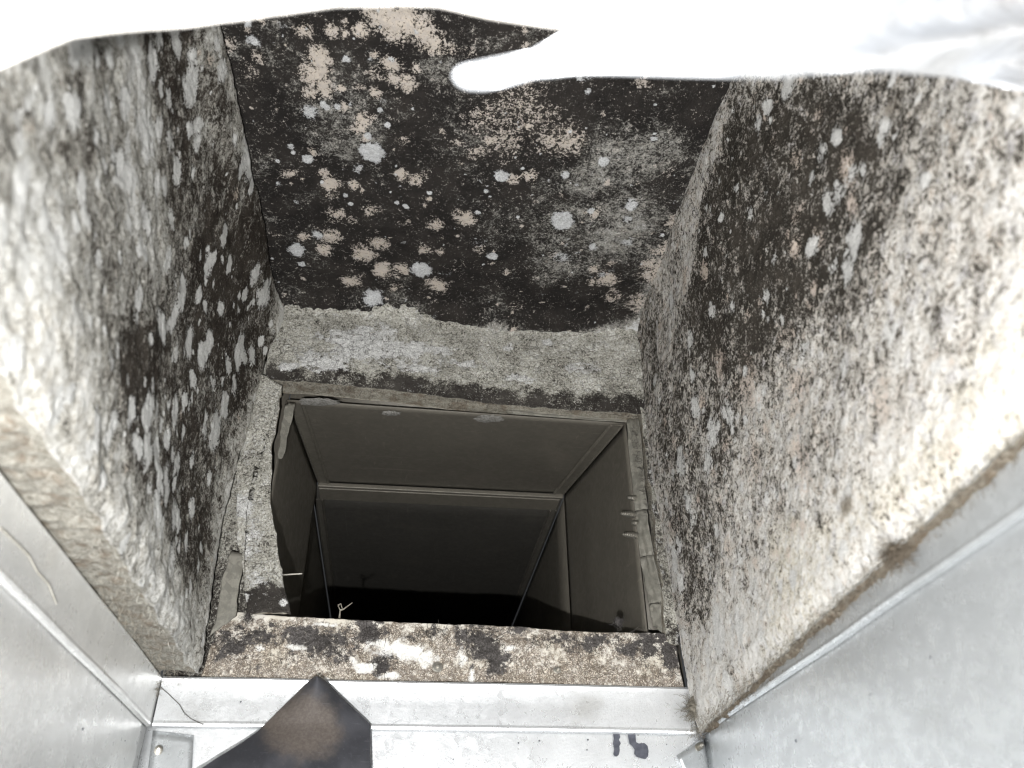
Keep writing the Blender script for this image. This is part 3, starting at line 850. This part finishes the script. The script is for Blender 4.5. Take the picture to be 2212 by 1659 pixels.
quad('duct_panel', [(xl0, YA, za), (xr0, YA, za - .004), (xr1, YB, zb), (xl1, YB, zb)], (0, 0, -1), M['duct'], seed=1)
quad('duct_panel', [(xl0, YA, .05), (xl1, YB, .05), (xl1, YB, zb), (xl0, YA, za)], (1, 0, 0), M['duct'], seed=2)
quad('duct_panel', [(xr0, YA, .05), (xr1, YB, .05), (xr1, YB, zb), (xr0, YA, za - .004)], (-1, 0, 0), M['duct'], seed=3)
quad('duct_panel', [(xl0, YA, .05), (xr0, YA, .05), (xr1, YB, .05), (xl1, YB, .05)], (0, 0, 1), M['duct'], seed=4)
X0, X1, ZT = -.142, .1512, .308
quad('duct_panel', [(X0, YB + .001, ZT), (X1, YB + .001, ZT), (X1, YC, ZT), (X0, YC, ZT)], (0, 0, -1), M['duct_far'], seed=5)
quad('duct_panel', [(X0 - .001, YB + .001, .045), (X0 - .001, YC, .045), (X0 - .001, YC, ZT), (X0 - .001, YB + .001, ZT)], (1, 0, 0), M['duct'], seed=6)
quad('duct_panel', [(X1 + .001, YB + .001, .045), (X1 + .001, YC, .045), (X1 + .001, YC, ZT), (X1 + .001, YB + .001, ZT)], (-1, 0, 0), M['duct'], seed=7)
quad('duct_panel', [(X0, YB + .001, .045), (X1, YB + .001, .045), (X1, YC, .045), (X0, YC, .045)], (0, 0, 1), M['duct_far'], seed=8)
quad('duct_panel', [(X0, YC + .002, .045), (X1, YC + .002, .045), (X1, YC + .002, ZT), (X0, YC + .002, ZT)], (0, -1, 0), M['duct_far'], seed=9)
# cross joint: bright drive cleat across the ceiling of the duct, thin standing joint on the sides
b = MB(); b.box((xl1 + .001, YB - .003, zb - .0065), (xr1 - .001, YB + .0005, zb - .001)); o = b.build('joint_cleat', M['seam'], duct)
bv = o.modifiers.new('bevel', 'BEVEL'); bv.width = .001; bv.segments = 2
b = MB(); b.box((X0 + .008, YB + .002, ZT - .0032), (X1 - .004, YB + .030, ZT - .0012)); o = b.build('joint_cleat', M['seam'], duct)
bv = o.modifiers.new('bevel', 'BEVEL'); bv.width = .0007; bv.segments = 2


def corner_seam(p, q, side, w=.013, mat='seam'):
    """folded lock seam that runs along a corner of the duct: a rounded strip with a groove"""
    p = np.array(p); q = np.array(q)
    prof = [(.000, .0), (.0010, .0030), (.002, .0008), (w - .003, .0006), (w - .0015, .0028), (w, 0.)]
    b = MB(); V = []; F = []; K = len(prof)
    for i in range(2):
        c = p if i == 0 else q
        for (t, h) in prof:
            V.append(c + np.array([side * t, 0, -h - .0012]))
    for k in range(K - 1): F.append((k, k + 1, K + k + 1, K + k))
    F.append((K - 1, 0, K, 2 * K - 1)); F.append(tuple(range(K))[::-1]); F.append(tuple(range(K, 2 * K)))
    b.add(V, F)
    return b.build('corner_seam', M[mat], duct)


corner_seam((xl0 + .002, YA + .001, za), (xl1 + .001, YB - .004, zb), 1)
corner_seam((xr0 - .002, YA + .001, za - .004), (xr1 - .001, YB - .004, zb), -1)
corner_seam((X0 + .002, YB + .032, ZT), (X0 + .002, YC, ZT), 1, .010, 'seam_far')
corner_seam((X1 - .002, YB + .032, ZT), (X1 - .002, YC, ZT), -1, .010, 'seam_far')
# white corner sealant
for (x, y, rx, ry) in [(845, 893, 22, 6), (1057, 905, 34, 9), (690, 868, 46, 9)]:
    pts = []
    K = 28
    z = za + .004
    for k in range(K):
        an = 2 * math.pi * k / K; rr = .75 + .4 * random.random()
        d = ray(x + rx * rr * math.cos(an), y + ry * rr * math.sin(an))
        # the sloping ceiling of the first section
        n_ = np.array([0, -(zb - za) / (YB - YA), 1.0]); p0 = np.array([0, YA, za - .0035])
        pts.append(CAM + d * ((p0 - CAM) @ n_) / (d @ n_))
    c = np.mean(pts, 0)
    V = pts + [c + (p - c) * .55 - np.array([0, 0, .0011]) for p in pts] + [c - np.array([0, 0, .0006])]
    F = [(k, (k + 1) % K, K + (k + 1) % K, K + k) for k in range(K)] + [(K + k, K + (k + 1) % K, 2 * K) for k in range(K)]
    mesh_obj('glue_patch', V, F, M['glue'], duct, True)

# ------------------------------------------------------------------ collar flange with tape and screw tips on the right
flange = empty('taped_flange', (.18, 0, .07), 'beige taped metal flange with four screw tips at the right of the opening', 'flange')


def tape(pl, seed, parent, depth=.012, name='tape_piece', mat=None, Yr=-.001):
    """pl: left line (2 points) and right line (2 points) of the picture, the left side set back"""
    (a, b_, c, d) = pl
    A, B = on(*a, 1, depth), on(*b_, 1, depth); C_, D = on(*c, 1, Yr), on(*d, 1, Yr)
    n = 14
    u = np.linspace(0, 1, n)[:, None, None]; v = np.linspace(0, 1, n)[None, :, None]
    P = (1 - u) * (1 - v) * A + u * (1 - v) * C_ + u * v * D + (1 - u) * v * B
    d_ = (fbm(u[..., 0] * 2 + 0 * v[..., 0], v[..., 0] * 4 + 0 * u[..., 0], 1.6, 3, seed) - .5) * .006
    P = P + np.array([-.6, -.6, 0]) * d_[..., None]
    m = MB(); m.sheet(P, .0008, (-.7, -.7, 0))
    return m.build(name, mat or M['beige'], parent, smooth=True)


tape([(1352, 905), (1368, 1104), (1380, 905), (1398, 1098)], 1, flange)
tape([(1367, 1106), (1382, 1203), (1396, 1100), (1412, 1198)], 2, flange)
tape([(1381, 1204), (1400, 1304), (1411, 1199), (1436, 1300)], 3, flange)
tape([(1400, 1306), (1411, 1352), (1437, 1302), (1462, 1392)], 4, flange)
for (x, y, L) in [(1376, 1077, .0095), (1369, 1112, .013), (1380, 1131, .007), (1375, 1157, .0135)]:
    screw_tip(on(x, y, 1, .010), (-1, -.15, -.02), L, .0031, flange)
# small beige tape on the upper left of the opening and the fold at its lower left
tp = tape([(601, 990), (613, 872), (612, 990), (636, 868)], 5, None, .006, 'duct_tape', None, .010)
tag(tp, 'beige strip of old tape hanging at the upper left corner of the opening', 'tape')
fl = tape([(455, 1372), (497, 1190), (508, 1330), (526, 1196)], 6, None, -.010, 'liner_flap', None, -.004)
tag(fl, 'crumpled beige liner flap tucked between left wall liner and the narrow strip', 'liner flap')
hd = tape([(1095, 878), (1095, 893), (1366, 893), (1366, 914)], 7, None, .012, 'duct_tape', None, .012)
tag(hd, 'beige strip of old tape along the underside of the strip above the opening', 'tape')


# ------------------------------------------------------------------ black plate in front of the lip
def black_mat():
    n = NT('scorched_black_plate')
    a = n.noise(500, 5, .7); b = n.noise(30, 4)
    g = n.attr('scorch')
    base = n.mix(n.ramp(b, .4, .65), (.036, .037, .043), (.062, .063, .072))
    base = n.mix(n.ramp(a, .55, .75, 0, .5), base, (.10, .10, .115))
    f = n.ramp(n.math('ADD', g, n.math('MULTIPLY', n.math('SUBTRACT', n.noise(70, 5, .65), .5), .7)), .3, .75)
    col = n.mix(n.math('MULTIPLY', f, .7), base, n.mix(n.ramp(a, .35, .65), (.115, .093, .078), (.165, .140, .120)))
    sc = n.ramp(n.noise(60, 3, .5, 0, n.scaleco(1, 1, 9)), .66, .70, 0, .3)
    col = n.mix(sc, col, (.16, .16, .17))
    return n.done(col, .55, 0, n.bump(a, .25, .001), .35)


M['black'] = black_mat()
# rows from the apex down: (y, x left, x right, Y of the left edge, Y of the middle)
rows = [(1461, 679, 690), (1466, 674, 698), (1480, 658, 713), (1500, 638, 732), (1520, 617, 753), (1540, 597, 774), (1557, 580, 792), (1566, 571, 800), (1580, 556, 800), (1600, 528, 800), (1620, 497, 800), (1640, 464, 800), (1659, 436, 800), (1690, 385, 799), (1730, 310, 798), (1780, 210, 797)]
G = []; SC = []
NV = 40
for (y, x0, x1) in rows:
    r_ = []
    for j in range(NV):
        t = j / (NV - 1); x = x0 + (x1 - x0) * t
        Yv = -.016 - .010 * math.sin(math.pi * t) - .00013 * max(0, y - 1566) - .03 * max(0, (700 - x) / 500)
        r_.append(on(x, y, 1, Yv))
        e = math.hypot((x - 652) / 120, (y - 1570) / 100)
        SC.append(max(0, 1.2 - e))
    G.append(r_)
mb = MB(); mb.sheet(np.array(G), .0022, (0, -1, 0))
bp = mesh_obj('black_plate', mb.V, mb.F, M['black'], None, True, attrs={'scorch': np.array(SC + SC)})
md = bp.modifiers.new('split', 'EDGE_SPLIT'); md.split_angle = math.radians(50)
tag(bp, 'black pointed plate with brown scorched patch rising in front of the lower metal lip', 'metal plate')


# ------------------------------------------------------------------ torn white sheet close to the lens
def sheet_mat(name, metal, col, col2):
    n = NT(name)
    a = n.noise(60, 4, .6)
    c = n.mix(n.ramp(a, .4, .7), col, col2)
    return n.done(c, .38, metal, n.bump(a, .4, .004), .5)


M['foil'] = sheet_mat('foil_facing', .35, (.70, .72, .75), (.58, .60, .63))
M['paper'] = sheet_mat('white_facing', .0, (.84, .81, .77), (.80, .76, .71))


def torn(low_pts, top_pts, x0, x1, dist, name, mat, crum, seed, nx=150, ny=36):
    xs = np.linspace(x0, x1, nx)
    lx, ly = zip(*low_pts); yb = np.interp(xs, lx, ly)
    tx, ty = zip(*top_pts); yt = np.interp(xs, tx, ty)
    G = np.zeros((nx, ny, 3))
    for i, x in enumerate(xs):
        for j in range(ny):
            t = j / (ny - 1); y = yt[i] + (yb[i] - yt[i]) * t
            dd = dist(x, y)
            k = crum(x, y)
            G[i, j] = far(x, y, dd + k)
    m = MB(); m.sheet(G, .0009, -FW)
    return m.build(name, mat, None, smooth=True)


nz = lambda x, y, s, sd: float(fbm(np.array([x / s]), np.array([y / s]), 1.0, 3, sd)[0]) - .5
ta = torn([(-300, 240), (-100, 185), (0, 136), (60, 112), (150, 72), (260, 58), (400, 47), (500, 34), (600, 20), (720, 4), (860, 1), (950, 4), (1060, 29), (1150, 42), (1262, 56), (1500, 70), (2500, 90)],
          [(-300, -420), (2500, -420)], -300, 1500, lambda x, y: .165 - .000015 * x, 'torn_sheet', M['paper'], lambda x, y: .02 * nz(x, y, 300, 5), 5)
tag(ta, 'overexposed white torn liner sheet curving across the top left corner near the lens', 'torn sheet')
tb = torn([(985, 166), (994, 178), (1010, 185), (1045, 187), (1090, 178), (1150, 161), (1250, 150), (1400, 153), (1560, 157), (1690, 161), (1800, 152), (1900, 151), (2050, 165), (2212, 196), (2500, 250)],
          [(985, 158), (1000, 147), (1060, 134), (1150, 116), (1200, 88), (1262, 50), (1330, -60), (1450, -420), (2500, -420)], 985, 2500, lambda x, y: .150 + .20 * (max(0, x - 1560) / 650) ** 1.4, 'torn_flap', M['foil'],
          lambda x, y: .012 * nz(x, y, 260, 15) + max(0, min(1, (x - 1650) / 450)) * (.07 * nz(x * .7, y * 1.7, 150, 25) + .022 * math.sin((x * .45 + y * 2.2) / 48)), 15, 220, 44)
tag(tb, 'blown-out white foil flap with long pointed tongue at the top right near the lens', 'torn flap')


# ------------------------------------------------------------------ fibres, lint and small debris
def fibre(mb, p, d, L, r=.00022, curl=.6, n=4):
    p = np.array(p, float); d = np.array(d, float); d /= np.linalg.norm(d)
    pts = [p]
    for k in range(n):
        d = d + RNG.normal(0, curl, 3) * .5; d /= np.linalg.norm(d)
        p = p + d * L / n; pts.append(p)
    mb.tube(pts, r, 3, r * .5)


def fringe(name, p0, p1, num, dirs, L, parent, mat, spread=.002, r=.00013):
    b = MB(); p0 = np.array(p0, float); p1 = np.array(p1, float)
    for k in range(num):
        t = RNG.random(); p = p0 + (p1 - p0) * t + RNG.normal(0, spread, 3)
        d = np.array(dirs) + RNG.normal(0, .5, 3)
        fibre(b, p, d, L * RNG.uniform(.4, 1.3), r)
    o = b.build(name, mat, parent, smooth=False)
    return tag(o, kind='stuff')


fringe('fibre_fringe', (XL - .003, -.45, .036), (XL - .003, -.01, .036), 320, (.1, 0, -1), .005, left, M['palefibre'], .002)
fringe('fibre_fringe', (-.192, -.20, .034), (-.192, -.01, .034), 420, (.3, 0, -1), .006, left, M['fibre'], .005)
fringe('fibre_fringe', (XR + .002, -.60, .0275), (XR + .001, -.012, -.0035), 1500, (-.2, 0, -1), .0032, right, M['fibre'], .0022, .00016)
fringe('fibre_fringe', (XR + .006, -.60, .0265), (XR + .006, -.012, -.0045), 900, (-.2, 0, -1), .003, right, M['brownfibre'], .002, .00016)
fringe('fibre_fringe', (-.150, .002, .303), (.185, .002, .289), 420, (0, -.4, -1), .006, head, M['darkfibre'], .0018)
fringe('fibre_fringe', (-.145, .012, .301), (.185, .012, .288), 160, (0, -.2, -1), .006, head, M['fibre'], .002)
fringe('fibre_fringe', (.176, -.004, .27), (.190, -.004, .09), 360, (-1, -.3, 0), .005, rag, M['darkfibre'], .002)
fringe('fibre_fringe', (.178, -.006, .28), (.192, -.006, .12), 200, (-1, -.6, 0), .005, rag, M['fibre'], .002)


def tuft(name, c, r, num, mat, label, cat='lint tuft', down=(0, -.2, -1), L=.012, core=True):
    b = MB(); c = np.array(c, float)
    if core:
        N_ = 10
        V = []; F = []
        for i in range(N_ + 1):
            th = math.pi * i / N_
            for j in range(14):
                ph = 2 * math.pi * j / 14
                rr = r * (.75 + .6 * float(vnoise(np.array([i * .9 + c[0] * 900]), np.array([j * .9]), 3)[0]))
                V.append(c + rr * np.array([math.sin(th) * math.cos(ph) * .9, math.sin(th) * math.sin(ph) * .8, math.cos(th) * 1.15]))
        for i in range(N_):
            for j in range(14):
                F.append((i * 14 + j, i * 14 + (j + 1) % 14, i * 14 + 14 + (j + 1) % 14, i * 14 + 14 + j))
        b.add(V, F)
    for k in range(num):
        d = RNG.normal(0, 1, 3); d /= np.linalg.norm(d)
        fibre(b, c + d * r * .6, d + np.array(down) * .8, L * RNG.uniform(.4, 1.2), .0002, .8, 5)
    o = b.build(name, mat, None, smooth=True)
    return tag(o, label, cat)


tuft('lint_tuft', on(1505, 1525, 1, -.016), .006, 300, M['fibre'], 'shaggy grey-brown lint tuft at the lower corner where right wall liner meets the lip', L=.014)
tuft('lint_tuft', on(1545, 1500, 1, -.020), .004, 160, M['darkfibre'], 'small dark lint tuft on the fuzzy edge just above the right corner of the lip', L=.010)
tuft('lint_tuft', on(1930, 1192, 0, .187), .0028, 170, M['brownfibre'], 'brown lint tuft hanging alone over the right metal lip', L=.011)
tuft('lint_tuft', on(330, 1478, 1, -.010), .003, 90, M['fibre'], 'wispy lint tuft in the left corner of the metal lips', L=.009)
tuft('lint_tuft', on(1335, 1342, 1, -.003), .0028, 70, M['dust'], 'dark lint tuft on the lower edge of the opening toward its right end', L=.007)
tuft('lint_tuft', on(535, 1330, 1, -.008), .002, 50, M['darkfibre'], 'dark lint wisps at the foot of the narrow strip left of the opening', L=.008)

# lint clots on the strip below the opening
b = MB()
for (x, y, rx, ry, num) in [(690, 1385, 40, 30, 120), (800, 1362, 36, 30, 110), (500, 1388, 40, 26, 90), (1045, 1388, 46, 36, 160), (1070, 1430, 26, 30, 60), (1290, 1385, 50, 18, 90), (1390, 1395, 46, 28, 130), (1440, 1410, 30, 40, 90), (825, 1432, 24, 22, 60), (560, 1375, 40, 20, 70), (740, 1400, 40, 20, 60), (1180, 1385, 60, 12, 60), (930, 1362, 30, 14, 50)]:
    for k in range(num):
        px_, py_ = RNG.normal(x, rx * .6), RNG.normal(y, ry * .6)
        if py_ < 1356: py_ = 1356 + RNG.random() * 24
        p = on(px_, py_, 1, -.0008)
        fibre(b, p, (RNG.normal(), -.25, RNG.normal() - .5), RNG.uniform(.003, .009), .00022, .7, 5)
tag(b.build('lint_web', M['darkfibre'], low, smooth=False), kind='stuff')

# thin wire, paper shred, hair
b = MB(); b.tube([on(603, 1242, 1, .004), on(625, 1241, 1, -.002), on(653, 1239, 1, -.002)], .0006, 6)
tag(b.build('wire', M['palefibre'], None), 'short thin pale wire poking into the opening from the narrow strip', 'wire')
b = MB()
for pts in [[(733, 1335), (735, 1318), (730, 1308)], [(735, 1318), (742, 1316), (761, 1302)], [(730, 1308), (736, 1304), (740, 1316)]]:
    P = [on(x, y, 1, -.004) for x, y in pts]
    b.tube(P, .0008, 5, .0003)
tag(b.build('paper_shred', M['fibre'], None), 'pale torn shred standing on the lower edge of the opening left of its middle', 'debris')
b = MB()
b.tube([on(x, y, 1, -.0052) for x, y in [(345, 1482), (365, 1500), (388, 1522), (398, 1540), (412, 1552), (440, 1566)]], .00035, 4)
tag(b.build('dark_hair', M['darkfibre'], None), 'dark hair lying across the left end of the lower metal lip', 'hair')
b = MB()
b.tube([on(x, y, 0, -.2005) for x, y in [(0, 1140), (30, 1168), (62, 1200), (80, 1235), (105, 1262), (122, 1305)]], .0004, 4)  # curly scratch in the lip, modelled as a thin raised tube
tag(b.build('pale_scratch', M['palefibre'], None), 'pale curly scratch along the left metal lip', 'scratch')
